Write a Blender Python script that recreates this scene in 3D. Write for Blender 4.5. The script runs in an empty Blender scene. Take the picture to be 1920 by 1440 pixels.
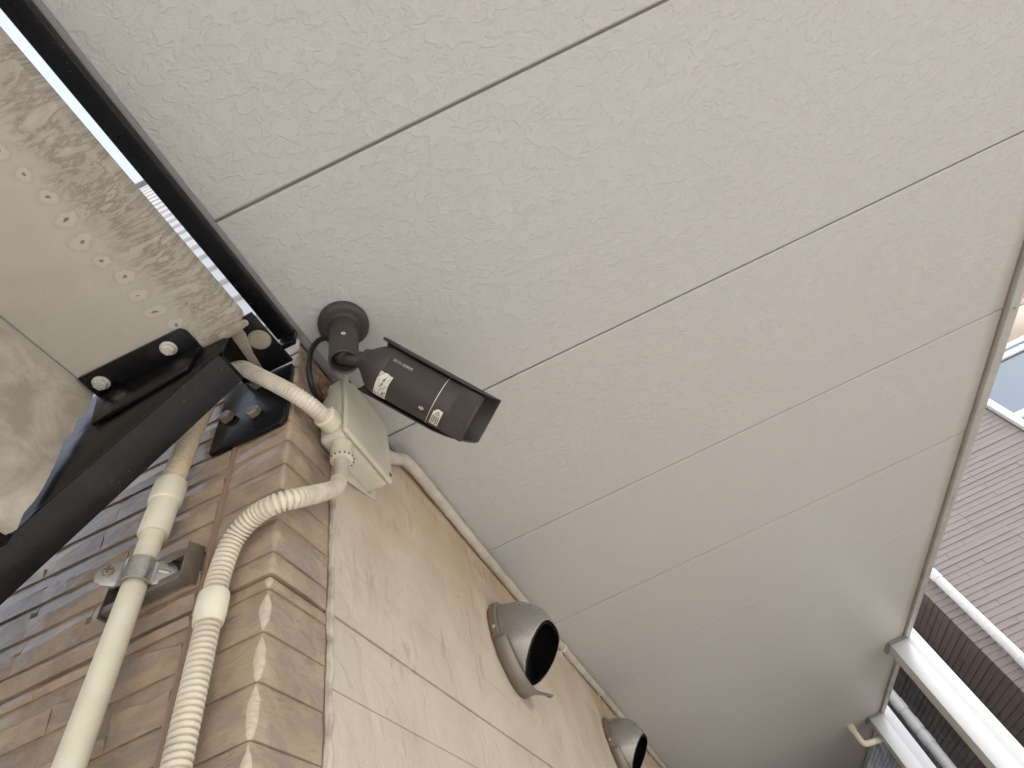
import bpy, bmesh, math, random
from mathutils import Vector, Matrix, noise
random.seed(7)
R = math.radians
S = bpy.context.scene
COL = S.collection

# ------------------------------------------------------------------ camera
CAM_Z = 2.0
EL, ROLL, AZ, FPX = 0.898741, 0.424552, 0.0290374, 967.2
cd = bpy.data.cameras.new('camera'); cam = bpy.data.objects.new('camera', cd); COL.objects.link(cam)
cd.sensor_fit = 'HORIZONTAL'; cd.sensor_width = 36.0; cd.lens = FPX / 1920 * 36
cd.clip_start = 0.02; cd.clip_end = 2000
ca, sa = math.cos(AZ), math.sin(AZ)
fw = Vector((-sa*math.cos(EL), ca*math.cos(EL), math.sin(EL)))
rt = Vector((ca, sa, 0)); upv = Vector((sa*math.sin(EL), -ca*math.sin(EL), math.cos(EL)))
c, s = math.cos(ROLL), math.sin(ROLL)
ix = rt*c - upv*s; iy = rt*s + upv*c
m = Matrix((ix, iy, -fw)).transposed().to_4x4(); m.translation = Vector((0, 0, CAM_Z))
cam.matrix_world = m
S.camera = cam

# ------------------------------------------------------------------ sky and sun
SUN_EL, SUN_ROT = R(52), R(103)
w = bpy.data.worlds.new('World'); S.world = w; w.use_nodes = True
nt = w.node_tree; nt.nodes.clear()
sky = nt.nodes.new('ShaderNodeTexSky'); sky.sky_type = 'NISHITA'; sky.sun_disc = False
sky.sun_elevation = SUN_EL; sky.sun_rotation = SUN_ROT; sky.air_density = 1.0; sky.dust_density = 3.0; sky.ozone_density = 1.0
bg = nt.nodes.new('ShaderNodeBackground'); bg.inputs[1].default_value = 0.15
wo = nt.nodes.new('ShaderNodeOutputWorld')
hs = nt.nodes.new('ShaderNodeHueSaturation'); hs.inputs['Saturation'].default_value = 0.42
nt.links.new(sky.outputs[0], hs.inputs['Color']); nt.links.new(hs.outputs[0], bg.inputs[0]); nt.links.new(bg.outputs[0], wo.inputs[0])
sd = bpy.data.lights.new('sun', 'SUN'); sd.energy = 0.95; sd.angle = R(18); sd.color = (1.0, 0.95, 0.88)
sun = bpy.data.objects.new('sun', sd); COL.objects.link(sun)
sv = Vector((math.sin(SUN_ROT)*math.cos(SUN_EL), math.cos(SUN_ROT)*math.cos(SUN_EL), math.sin(SUN_EL)))
sun.rotation_euler = sv.to_track_quat('Z', 'Y').to_euler(); sun.location = (3, -6, 9)
S.view_settings.view_transform = 'Standard'; S.view_settings.look = 'None'
S.view_settings.exposure = 1.70; S.view_settings.gamma = 1.0
S.cycles.use_denoising = True
S.cycles.max_bounces = 10; S.cycles.diffuse_bounces = 6

# ------------------------------------------------------------------ helpers
def tag(o, label=None, cat=None, group=None, kind=None):
    if label: o['label'] = label
    if cat: o['category'] = cat
    if group: o['group'] = group
    if kind: o['kind'] = kind
    return o

def empty(name, loc, label=None, cat=None, group=None):
    o = bpy.data.objects.new(name, None); COL.objects.link(o); o.location = loc; o.empty_display_size = 0.05
    return tag(o, label, cat, group)

def wloc(o):
    v = Vector((0, 0, 0))
    while o is not None:
        v += o.location; o = o.parent
    return v

class MB:
    """collects world-space geometry, builds ONE mesh object"""
    def __init__(self): self.v = []; self.f = []
    def add(self, vs, fs):
        n = len(self.v); self.v += [tuple(p) for p in vs]; self.f += [tuple(i+n for i in f) for f in fs]; return self
    def box(self, a, b):
        (x0, y0, z0), (x1, y1, z1) = a, b
        return self.add([(x0,y0,z0),(x1,y0,z0),(x1,y1,z0),(x0,y1,z0),(x0,y0,z1),(x1,y0,z1),(x1,y1,z1),(x0,y1,z1)],
                        [(0,3,2,1),(4,5,6,7),(0,1,5,4),(1,2,6,5),(2,3,7,6),(3,0,4,7)])
    def prism(self, poly, d):
        """poly: planar list of points, extruded by vector d"""
        d = Vector(d); p = [Vector(q) for q in poly]; n = len(p)
        nrm = (p[1]-p[0]).cross(p[2]-p[1])
        if nrm.dot(d) > 0: p.reverse()
        vs = p + [q+d for q in p]
        fs = [tuple(range(n)), tuple(range(2*n-1, n-1, -1))] + [(i, i+n, (i+1) % n+n, (i+1) % n) for i in range(n)]
        return self.add(vs, [tuple(reversed(f)) for f in fs] if False else fs)
    def sweep(self, pts, rad, seg=20, cap=True):
        """tube along a polyline, rad a number or list"""
        pts = [Vector(p) for p in pts]; n = len(pts)
        rs = rad if isinstance(rad, (list, tuple)) else [rad]*n
        t = [(pts[min(i+1, n-1)]-pts[max(i-1, 0)]).normalized() for i in range(n)]
        a = Vector((0, 0, 1)) if abs(t[0].z) < .9 else Vector((1, 0, 0))
        u = (a - t[0]*a.dot(t[0])).normalized(); vs = []; fs = []
        for i in range(n):
            u = (u - t[i]*u.dot(t[i])).normalized(); wv = t[i].cross(u)
            for k in range(seg):
                q = 2*math.pi*k/seg
                vs.append(pts[i] + (u*math.cos(q) + wv*math.sin(q))*rs[i])
        for i in range(n-1):
            for k in range(seg):
                k2 = (k+1) % seg
                fs.append((i*seg+k, i*seg+k2, (i+1)*seg+k2, (i+1)*seg+k))
        if cap:
            fs.append(tuple(reversed(range(seg)))); fs.append(tuple(range((n-1)*seg, n*seg)))
        return self.add(vs, fs)
    def lathe(self, o, ax, prof, seg=32, cap0=True, cap1=True):
        """profile (t along axis, radius)"""
        o = Vector(o); ax = Vector(ax).normalized()
        a = Vector((0, 0, 1)) if abs(ax.z) < .9 else Vector((1, 0, 0))
        u = (a-ax*a.dot(ax)).normalized(); wv = ax.cross(u); vs = []; fs = []
        for t_, r_ in prof:
            for k in range(seg):
                q = 2*math.pi*k/seg; vs.append(o+ax*t_+(u*math.cos(q)+wv*math.sin(q))*r_)
        n = len(prof)
        for i in range(n-1):
            for k in range(seg):
                k2 = (k+1) % seg; fs.append((i*seg+k, i*seg+k2, (i+1)*seg+k2, (i+1)*seg+k))
        if cap0: fs.append(tuple(reversed(range(seg))))
        if cap1: fs.append(tuple(range((n-1)*seg, n*seg)))
        return self.add(vs, fs)
    def build(self, name, mat, parent=None, smooth=False, bevel=0, seg=2, auto=None, label=None, kind=None):
        off = wloc(parent) if parent else Vector((0, 0, 0))
        me = bpy.data.meshes.new(name); me.from_pydata([Vector(p)-off for p in self.v], [], self.f); me.update()
        bm = bmesh.new(); bm.from_mesh(me); bmesh.ops.recalc_face_normals(bm, faces=bm.faces)
        if bevel:
            es = [e for e in bm.edges if len(e.link_faces) == 2 and e.calc_face_angle(0) > R(28)]
            bmesh.ops.bevel(bm, geom=es, offset=bevel, segments=seg, profile=.5, affect='EDGES', clamp_overlap=True)
        bm.to_mesh(me); bm.free()
        if smooth or bevel:
            for p in me.polygons: p.use_smooth = True
            me.set_sharp_from_angle(angle=R(auto if auto else 40))
        me.materials.append(mat)
        o = bpy.data.objects.new(name, me); COL.objects.link(o); o.parent = parent
        return tag(o, label, kind=kind)

def smooth_path(pts, step):
    """Catmull-Rom through pts, resampled every step metres"""
    P = [Vector(p) for p in pts]; P = [P[0]*2-P[1]] + P + [P[-1]*2-P[-2]]; out = []
    for i in range(1, len(P)-2):
        for k in range(40):
            t = k/40; a, b, c_, d = P[i-1], P[i], P[i+1], P[i+2]
            out.append(.5*((2*b)+(c_-a)*t+(2*a-5*b+4*c_-d)*t*t+(3*b-a-3*c_+d)*t**3))
    out.append(P[-2]); res = [out[0]]; acc = 0
    for a, b in zip(out, out[1:]):
        L = (b-a).length
        while acc+L >= step:
            f = (step-acc)/L; a = a.lerp(b, f); L = (b-a).length; res.append(a.copy()); acc = 0
        acc += L
    res.append(out[-1]); return res

def corrugated(pts, r_out, depth, period, seg=22):
    """ribbed hose: six rings a rib, square-shouldered groove"""
    q = smooth_path(pts, period/6); pat = [0, 0, 0, 0, -depth, -depth]
    return MB().sweep(q, [r_out+pat[i % 6] for i in range(len(q))], seg)

def hex_bolt(parent, o, ax, r=.0085, h=.007, mat=None, washer=True, name='bolt'):
    ax = Vector(ax).normalized(); o = Vector(o); mb = MB()
    if washer: mb.lathe(o, ax, [(0, r*1.28), (.0014, r*1.28), (.0016, r*1.22)], 24)
    a = Vector((.3, .2, 1)).normalized() if abs(ax.z) < .9 else Vector((1, .35, 0)).normalized()
    u = (a-ax*a.dot(ax)).normalized(); wv = ax.cross(u)
    rings = [(.0015, 1.0), (h*.85, 1.0), (h, .86)]; vs = []
    for t_, k_ in rings:
        for k in range(6):
            q = k*math.pi/3; vs.append(o+ax*t_+(u*math.cos(q)+wv*math.sin(q))*r*k_)
    fs = [(i*6+k, i*6+(k+1) % 6, (i+1)*6+(k+1) % 6, (i+1)*6+k) for i in range(2) for k in range(6)] + [tuple(range(12, 18)), tuple(reversed(range(6)))]
    mb.add(vs, fs)
    return mb.build(name, mat, parent, smooth=True, auto=25)

# ------------------------------------------------------------------ materials
class Mat:
    def __init__(self, name, rough=.5, metal=0., spec=.5, coat=0.):
        self.m = bpy.data.materials.new(name); self.m.use_nodes = True
        self.t = self.m.node_tree; self.b = self.t.nodes['Principled BSDF']
        self.b.inputs['Roughness'].default_value = rough; self.b.inputs['Metallic'].default_value = metal
        self.b.inputs['Specular IOR Level'].default_value = spec; self.b.inputs['Coat Weight'].default_value = coat
        self.b.inputs['Coat Roughness'].default_value = .15
        self.pos = self.t.nodes.new('ShaderNodeNewGeometry').outputs['Position']
    def N(self, typ, **kw):
        n = self.t.nodes.new(typ)
        for k, v in kw.items(): setattr(n, k, v)
        return n
    def L(self, a, b): self.t.links.new(a, b)
    def mapped(self, scale=(1, 1, 1), rot=(0, 0, 0)):
        n = self.N('ShaderNodeMapping'); n.inputs['Scale'].default_value = scale; n.inputs['Rotation'].default_value = rot
        self.L(self.pos, n.inputs['Vector']); return n.outputs[0]
    def noise(self, scale, detail=4, rough=.5, dist=0, vec=None):
        n = self.N('ShaderNodeTexNoise'); n.inputs['Scale'].default_value = scale; n.inputs['Detail'].default_value = detail
        n.inputs['Roughness'].default_value = rough; n.inputs['Distortion'].default_value = dist
        self.L(vec if vec is not None else self.pos, n.inputs['Vector']); return n.outputs['Fac']
    def ramp(self, fac, stops, interp='LINEAR'):
        n = self.N('ShaderNodeValToRGB'); n.color_ramp.interpolation = interp; e = n.color_ramp.elements
        while len(e) < len(stops): e.new(.5)
        for i, (p, col) in enumerate(stops):
            e[i].position = p; e[i].color = (*col, 1) if isinstance(col, (tuple, list)) else (col, col, col, 1)
        self.L(fac, n.inputs[0]); return n.outputs[0]
    def math(self, op, a, b=None, clamp=False):
        n = self.N('ShaderNodeMath', operation=op, use_clamp=clamp)
        for i, v in enumerate((a, b)):
            if v is None: continue
            if isinstance(v, (int, float)): n.inputs[i].default_value = v
            else: self.L(v, n.inputs[i])
        return n.outputs[0]
    def mix(self, fac, a, b, mode='MIX'):
        n = self.N('ShaderNodeMix', data_type='RGBA', blend_type=mode)
        for sock, v in ((n.inputs[0], fac), (n.inputs[6], a), (n.inputs[7], b)):
            if isinstance(v, (int, float)): sock.default_value = v
            elif isinstance(v, (tuple, list)): sock.default_value = (*v, 1)
            else: self.L(v, sock)
        return n.outputs[2]
    def color(self, v):
        if isinstance(v, (tuple, list)): self.b.inputs['Base Color'].default_value = (*v, 1)
        else: self.L(v, self.b.inputs['Base Color'])
        return self
    def bump(self, h, dist=.002, strength=1.):
        n = self.N('ShaderNodeBump'); n.inputs['Distance'].default_value = dist; n.inputs['Strength'].default_value = strength
        self.L(h, n.inputs['Height'])
        if self.b.inputs['Normal'].is_linked: self.L(self.b.inputs['Normal'].links[0].from_socket, n.inputs['Normal'])
        self.L(n.outputs[0], self.b.inputs['Normal']); return self
    def xyz(self):
        n = self.N('ShaderNodeSeparateXYZ'); self.L(self.pos, n.inputs[0]); return n.outputs
    def rnd(self): return self.N('ShaderNodeObjectInfo').outputs['Random']

def stucco():
    M = Mat('soffit_stucco', .46, spec=.5)
    v = M.mapped((1.0, 1.3, 1))
    big = M.noise(44, 6, .58, .6, v)
    plate = M.ramp(big, [(.47, 0.), (.56, 1.)], 'EASE')
    fine = M.noise(175, 5, .6, .8, v)
    rough = M.math('MULTIPLY', fine, M.math('SUBTRACT', 1.08, plate))
    h = M.math('ADD', M.math('MULTIPLY', plate, .55), M.math('MULTIPLY', rough, .55))
    h = M.math('ADD', h, M.math('MULTIPLY', M.noise(60, 3), .35))
    M.bump(h, .0031, .64)
    tone = M.noise(1.3, 3, .5)
    col = M.mix(tone, (.480, .472, .452), (.505, .500, .485))
    spk = M.ramp(M.noise(38, 2, .4), [(.80, 0.), (.83, 1.)])
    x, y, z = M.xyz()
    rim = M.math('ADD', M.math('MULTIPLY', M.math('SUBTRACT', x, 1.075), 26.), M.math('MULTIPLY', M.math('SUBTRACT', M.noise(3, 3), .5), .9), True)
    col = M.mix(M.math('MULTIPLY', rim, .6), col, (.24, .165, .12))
    M.color(M.mix(M.math('MULTIPLY', spk, .5), col, (.2, .17, .14)))
    return M.m

def brown_brick():
    M = Mat('brown_brick_siding', .33, spec=.5, coat=.42)
    x, y, z = M.xyz()
    n1 = M.noise(26, 5, .6, .15); n2 = M.noise(9, 3)
    base = M.ramp(n1, [(.36, (.29, .215, .155)), (.5, (.365, .275, .195)), (.66, (.42, .315, .225))])
    mauve = M.ramp(M.noise(15, 5, .6, .3, M.mapped((.7, .7, 1.7))), [(.50, 0.), (.545, 1.)])
    base = M.mix(M.math('MULTIPLY', mauve, .75), base, (.275, .222, .188))
    base = M.mix(M.math('MULTIPLY', M.rnd(), .22), base, (.43, .33, .24))
    # worn pale line along the outer corner
    d = M.math('MAXIMUM', M.math('ABSOLUTE', M.math('SUBTRACT', x, -.2895)), M.math('ABSOLUTE', M.math('SUBTRACT', y, .3465)))
    bead = M.math('ABSOLUTE', M.math('SINE', M.math('MULTIPLY', M.math('SUBTRACT', z, 2.322), math.pi/.042)))
    wob = M.math('MULTIPLY', M.math('SUBTRACT', M.noise(48, 2), .5), .008)
    wd = M.math('ADD', M.math('ADD', M.math('MULTIPLY', bead, .0045), .0024), wob)
    edge = M.math('MULTIPLY', M.math('LESS_THAN', d, wd), M.ramp(z, [(0, 1.), (1, 1.)]))
    low = M.math('ADD', M.math('MULTIPLY', M.math('LESS_THAN', z, 2.336), .72), .22)
    M.color(M.mix(M.math('MULTIPLY', edge, low), base, (.56, .47, .37)))
    vb = M.mapped((.55, .55, 1.25))
    h = M.math('ADD', M.math('MULTIPLY', M.noise(40, 4, .55, .25, vb), 1.), M.math('MULTIPLY', M.noise(150, 3, .6), .10))
    M.bump(h, .0075, .8)
    M.b.inputs['Coat Roughness'].default_value = .07
    M.L(M.ramp(M.noise(14, 3), [(.3, .30), (.7, .48)]), M.b.inputs['Roughness'])
    return M.m

def cream_brick():
    M = Mat('cream_brick_siding', .6, spec=.35)
    x, y, z = M.xyz()
    n = M.noise(7, 4, .55)
    base = M.ramp(n, [(.3, (.50, .43, .345)), (.55, (.57, .50, .405)), (.75, (.61, .54, .445))])
    base = M.mix(M.math('MULTIPLY', M.rnd(), .18), base, (.63, .55, .44))
    top = M.math('MULTIPLY', M.math('SUBTRACT', z, 2.40), 3.2, True)
    ochre = M.math('MULTIPLY', M.ramp(M.noise(5, 4, .6, .6), [(.38, 0.), (.62, 1.)]), top)
    base = M.mix(M.math('MULTIPLY', ochre, .78), base, (.50, .345, .20))
    st = M.mapped((1, 1, .28), (R(28), 0, 0))
    scuff = M.ramp(M.noise(46, 5, .62, 1.6, st), [(.56, 0.), (.66, 1.)])
    patch = M.ramp(M.noise(8, 3, .5), [(.42, 0.), (.60, 1.)])
    base = M.mix(M.math('MULTIPLY', M.math('MULTIPLY', scuff, patch), .5), base, (.24, .18, .12))
    M.color(base)
    stn = M.mapped((1, 1, .55), (R(-22), 0, 0))
    h = M.math('ADD', M.noise(24, 4, .55, 1.3, stn), M.math('MULTIPLY', M.noise(150, 3), .15))
    M.bump(h, .006, .75)
    return M.m

def plain(name, col, rough=.5, metal=0., spec=.5, coat=0., grime=None, gscale=14, bumpd=0, bscale=60, gamt=.4):
    M = Mat(name, rough, metal, spec, coat)
    if grime:
        g = M.ramp(M.noise(gscale, 5, .6, .4), [(.42, 0.), (.68, 1.)])
        M.color(M.mix(M.math('MULTIPLY', g, gamt), col, grime))
        M.L(M.ramp(M.noise(gscale*2, 3), [(.3, max(.05, rough-.09)), (.7, min(1, rough+.1))]), M.b.inputs['Roughness'])
    else: M.color(col)
    if bumpd: M.bump(M.noise(bscale, 4, .55), bumpd, .6)
    return M.m

def black_steel():
    M = Mat('black_painted_steel', .3, spec=.26, coat=.12)
    dust = M.ramp(M.noise(30, 6, .7, .3), [(.52, 0.), (.72, 1.)])
    spots = M.ramp(M.noise(420, 2, .5), [(.70, 0.), (.74, 1.)])
    patch = M.ramp(M.noise(11, 3), [(.5, 0.), (.65, 1.)])
    col = M.mix(M.math('MULTIPLY', dust, .06), (.0050, .0050, .0062), (.16, .145, .125))
    col = M.mix(M.math('MULTIPLY', M.math('MULTIPLY', spots, patch), .6), col, (.4, .37, .33))
    M.color(col)
    M.L(M.ramp(M.noise(18, 4, .6), [(.35, .24), (.7, .46)]), M.b.inputs['Roughness'])
    M.bump(M.noise(70, 4), .0008, .5)
    return M.m

def stained_board():
    M = Mat('stained_stair_board', .72, spec=.25)
    x, y, z = M.xyz()
    n = M.noise(4.5, 5, .6, .4)
    base = M.ramp(n, [(.3, (.41, .385, .34)), (.6, (.49, .46, .405)), (.8, (.54, .51, .455))])
    # drip band along the open edge of the top board, running crosswise
    # (x from -0.281 to about -0.37, tongues of stain along x)
    st = M.mapped((9, 34, 1), (0, 0, R(9)))
    tong = M.noise(1.0, 6, .66, .4, st)
    edge = M.math('ADD', M.math('MULTIPLY', M.math('SUBTRACT', x, -.352), 38.0), M.math('MULTIPLY', M.math('SUBTRACT', M.noise(34, 3), .5), 1.6))
    flat = M.math('GREATER_THAN', z, 2.638)
    band = M.math('MULTIPLY', M.math('MULTIPLY', edge, 1., True), flat)
    dark = M.ramp(tong, [(.34, (.50, .465, .40)), (.43, (.38, .35, .30)), (.475, (.23, .205, .17)), (.50, (.40, .37, .32)), (.555, (.33, .30, .25)), (.58, (.20, .175, .14)), (.60, (.41, .38, .33)), (.72, (.50, .47, .415))])
    base = M.mix(M.math('MULTIPLY', band, .85), base, dark)
    # row of pale blots round the nail heads
    p = .0245
    jit = M.math('MULTIPLY', M.math('SUBTRACT', M.noise(17, 1), .5), .036)
    fy = M.math('MULTIPLY', M.math('SUBTRACT', M.math('FRACT', M.math('DIVIDE', M.math('ADD', y, .4), p)), .5), p)
    fx = M.math('ADD', M.math('SUBTRACT', x, -.3585), jit)
    rr = M.math('SQRT', M.math('ADD', M.math('MULTIPLY', fy, fy), M.math('MULTIPLY', M.math('MULTIPLY', fx, fx), .55)))
    rr = M.math('ADD', rr, M.math('MULTIPLY', M.math('SUBTRACT', M.noise(90, 4, .6), .5), .011))
    ring = M.math('MULTIPLY', M.math('LESS_THAN', rr, M.math('ADD', .0045, M.math('MULTIPLY', M.noise(31, 1), .0045))), flat)
    halo = M.math('MULTIPLY', M.math('LESS_THAN', rr, .0095), flat)
    base = M.mix(M.math('MULTIPLY', halo, .12), base, (.25, .22, .18))
    base = M.mix(M.math('MULTIPLY', ring, .55), base, (.56, .53, .47))
    base = M.mix(M.math('MULTIPLY', M.math('MULTIPLY', M.math('LESS_THAN', rr, .0016), flat), .8), base, (.14, .11, .08))
    # lower riser: paler, blotchy
    ris = M.math('LESS_THAN', z, 2.632)
    bl = M.ramp(M.noise(13, 5, .65, .7), [(.40, (.37, .32, .255)), (.56, (.52, .47, .39)), (.70, (.66, .61, .53))])
    base = M.mix(M.math('MULTIPLY', ris, .9), base, bl)
    M.color(base)
    M.bump(M.noise(60, 5, .6), .0016, .6)
    return M.m

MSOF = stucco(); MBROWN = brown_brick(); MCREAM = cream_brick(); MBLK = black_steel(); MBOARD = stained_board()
MGROOVE = plain('soffit_joint', (.30, .27, .235), .8)
MTRIM = plain('grey_trim', (.235, .24, .247), .45, 0., .5, grime=(.2, .17, .14), gscale=25, gamt=.3)
MTRIM2 = plain('pale_trim', (.44, .44, .425), .45, .1, .5, grime=(.3, .25, .2), gscale=9, gamt=.4)
MPVC = plain('ivory_plastic', (.72, .685, .555), .42, spec=.45, grime=(.50, .43, .30), gscale=16, gamt=.35)
MHOSE = plain('ivory_hose', (.70, .64, .53), .5, spec=.4, grime=(.36, .30, .22), gscale=22, gamt=.5)
MHOSE2 = plain('grey_ivory_hose', (.56, .515, .44), .5, spec=.4, grime=(.34, .29, .22), gscale=20, gamt=.4)
MTAN = plain('tan_hose', (.70, .60, .44), .45, spec=.4, grime=(.55, .44, .29), gscale=20, gamt=.4)
MBOX = plain('ivory_box', (.60, .578, .485), .4, spec=.45, grime=(.46, .40, .28), gscale=18, gamt=.35)
MZINC = plain('zinc_bolt', (.60, .59, .55), .45, .25, grime=(.3, .27, .22), gscale=90, gamt=.5)
MRUST = plain('dull_bolt', (.27, .225, .185), .5, .4, grime=(.16, .10, .07), gscale=90, gamt=.6)
MSTEEL = plain('brushed_saddle', (.55, .55, .54), .32, .85, grime=(.35, .33, .3), gscale=60, gamt=.4)
MCHAN = plain('rail_steel', (.27, .24, .205), .42, .6, grime=(.15, .11, .08), gscale=40, gamt=.5)
MVENT = plain('vent_silver', (.36, .345, .32), .30, .6, grime=(.32, .30, .275), gscale=5, gamt=.3)
MVENT2 = plain('vent_skirt', (.25, .225, .195), .42, .4, grime=(.2, .17, .14), gscale=22, gamt=.35)
MLOUV = plain('vent_louvre', (.045, .045, .045), .3, .3)
MDARK = plain('vent_black', (.008, .008, .008), .45, spec=.35)
MCAM = plain('camera_brown', (.047, .039, .036), .48, spec=.45, grime=(.066, .056, .051), gscale=18, gamt=.5, bumpd=.0002, bscale=900)
MHOOD = plain('camera_hood', (.034, .030, .029), .48, spec=.5)
MLENS = plain('camera_glass', (.004, .004, .005), .06, spec=.6)
MCABLE = plain('cable_black', (.016, .014, .014), .45)
MPRINT = plain('print_white', (.68, .66, .62), .5)
MLINE = plain('print_silver', (.55, .53, .49), .3, .5)
MINK = plain('label_ink', (.08, .07, .065), .6)
MWHITE = plain('white_paint', (.56, .575, .59), .4, grime=(.6, .6, .58), gscale=5, gamt=.3)
MCAULK = plain('pale_sealant', (.53, .47, .385), .6, grime=(.22, .17, .11), gscale=45, gamt=.7, bumpd=.002, bscale=80)
MMORTAR = plain('crumbly_mortar', (.36, .32, .265), .85, grime=(.16, .13, .10), gscale=45, gamt=.7, bumpd=.004, bscale=90)
MFOAM = plain('old_brown_putty', (.22, .125, .065), .6, grime=(.08, .04, .02), gscale=60, gamt=.7, bumpd=.004, bscale=70)
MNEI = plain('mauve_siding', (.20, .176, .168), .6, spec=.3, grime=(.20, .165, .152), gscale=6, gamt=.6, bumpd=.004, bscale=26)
MNEI_SHADE = plain('shaded_mauve_siding', (.105, .078, .066), .6, spec=.3, grime=(.08, .06, .05), gscale=6, gamt=.6, bumpd=.004, bscale=26)  # darker copy of the mauve siding: shade of the side wall put into the colour
MTILE = plain('beige_tile', (.42, .33, .25), .55, grime=(.36, .28, .21), gscale=8, gamt=.5)
MGLASS = plain('window_glass', (.04, .075, .11), .03, spec=1.0, coat=1.0)
MUPPER = plain('white_upper_siding', (.76, .76, .75), .5)
MGROUND = plain('concrete_ground', (.20, .19, .175), .9, grime=(.14, .132, .12), gscale=1.5, gamt=.6, bumpd=.004, bscale=60)
MBACK = plain('wall_sheathing', (.33, .285, .23), .8)

# ------------------------------------------------------------------ ground
tag(MB().add([(-60, -60, 0), (60, -60, 0), (60, 60, 0), (-60, 60, 0)], [(0, 1, 2, 3)]).build('ground', MGROUND), kind='structure')

MBOUNCE = plain('pale_bounce', (.52, .50, .47), .8, grime=(.42, .39, .34), gscale=2.5, gamt=.6, bumpd=.003, bscale=80)
tag(MB().box((-7, -9, 0.004), (7, 1.3, 0.05)).build('bounce_slab', MBOUNCE), kind='structure')  # unseen pale slab, added to bounce light up on to the near soffit

# ------------------------------------------------------------------ house
ZS = 2.766
CX, CY = -.29, .347
def wx(y): return -.289 + .029*(y-.347)
house = empty('house', (-.29, .347, 0), 'brick sided house under the big pale textured soffit', 'building')

# -- soffit with its boards (455 mm wide)
XL, XR = -.278, 1.113
sof = MB().box((-.284, -2.59, ZS+.007), (XR+.02, 8.33, ZS+.06)).build('soffit', MGROOVE, house)
def board_mesh(x0, x1, y0, y1, z0, z1, ch=.0022):
    """flat board with a chamfered lower rim"""
    vs = [(x0, y0, z1), (x1, y0, z1), (x1, y1, z1), (x0, y1, z1), (x0, y0, z0+ch), (x1, y0, z0+ch), (x1, y1, z0+ch), (x0, y1, z0+ch),
          (x0+.001, y0+ch, z0), (x1-.001, y0+ch, z0), (x1-.001, y1-ch, z0), (x0+.001, y1-ch, z0)]
    fs = [(0, 1, 2, 3), (11, 10, 9, 8)] + [(i, i+4, (i+1) % 4+4, (i+1) % 4) for i in range(4)] + [(i+4, i+8, (i+1) % 4+8, (i+1) % 4+4) for i in range(4)]
    return MB().add(vs, fs)
y1st = .1397
for k in range(-6, 18):
    y0 = y1st + .455*k; g = .0018 if k < 3 else .0009 if k == 3 else .0003
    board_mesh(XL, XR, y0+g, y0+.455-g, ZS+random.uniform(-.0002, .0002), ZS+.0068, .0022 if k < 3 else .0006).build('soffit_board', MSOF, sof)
# trims along the two long edges of the soffit
MB().box((-.3035, -2.59, 2.7575), (-.2755, CY-.012, 2.7652)).box((-.2865, CY-.012, 2.7575), (-.2755, .63, 2.7652)).build('soffit_trim', MTRIM, house, bevel=.0012)
MB().prism([(XR+.005, -2.59, 2.755), (XR+.027, -2.59, 2.751), (XR+.030, -2.59, 2.754), (XR+.030, -2.59, 2.86), (XR+.005, -2.59, 2.772)], (0, 10.92, 0)).build('soffit_trim', MTRIM2, house, bevel=.003)
for yy in (1.05, 1.85, 2.7): MB().lathe((XR+.016, yy, 2.7532), (0, 0, -1), [(0, .0028), (.0012, .0026)], 12).build('trim_screw', MRUST, house)
# -- storey above the soffit and the wall cores
MB().box((-.27, -2.58, ZS+.0605), (XR+.028, 8.32, 5.9)).build('upper_storey', MUPPER, house)
MB().box((-6.0, CY+.0095, 0.0), (CX-.012, 8.33, 5.9)).build('wall_core', MBACK, house)

# -- brown embossed brick siding, one piece for each brick
def brick(x0, x1, z0, z1, yb, yf, nx, jit):
    """rock-faced brick looking to -y: proud lower half, jagged ledge, set-back upper half"""
    vs, fs = [], []; m = random.uniform(.38, .62); nz = 4; cols = []
    for i in range(nx+1):
        m = min(.74, max(.28, m+random.uniform(-.13, .13))); cols.append(m)
    for j in range(nz+1):
        for i in range(nx+1):
            m = cols[i]; v = (0, m*.5, m-.03, m+.07, 1)[j]
            d = (.0012, random.uniform(-jit, jit*.4), -.0022+random.uniform(-jit, jit)*.6, .0022+random.uniform(-jit, jit)*.4, .0036)[j]
            if i in (0, nx): d += .0006
            vs.append((x0+(x1-x0)*i/nx, yf+d, z0+(z1-z0)*v))
    n = len(vs)
    for j in range(nz):
        for i in range(nx):
            a = j*(nx+1)+i; fs.append((a, a+1, a+nx+2, a+nx+1))
    rim = [i for i in range(nx+1)] + [(j+1)*(nx+1)-1 for j in range(1, nz+1)] + [nz*(nx+1)+i for i in range(nx-1, -1, -1)] + [j*(nx+1) for j in range(nz-1, 0, -1)]
    vs += [(vs[r][0], yb, vs[r][2]) for r in rim]; L = len(rim)
    fs += [(rim[k], rim[(k+1) % L], n+(k+1) % L, n+k) for k in range(L)]
    return MB().add(vs, fs)

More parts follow.
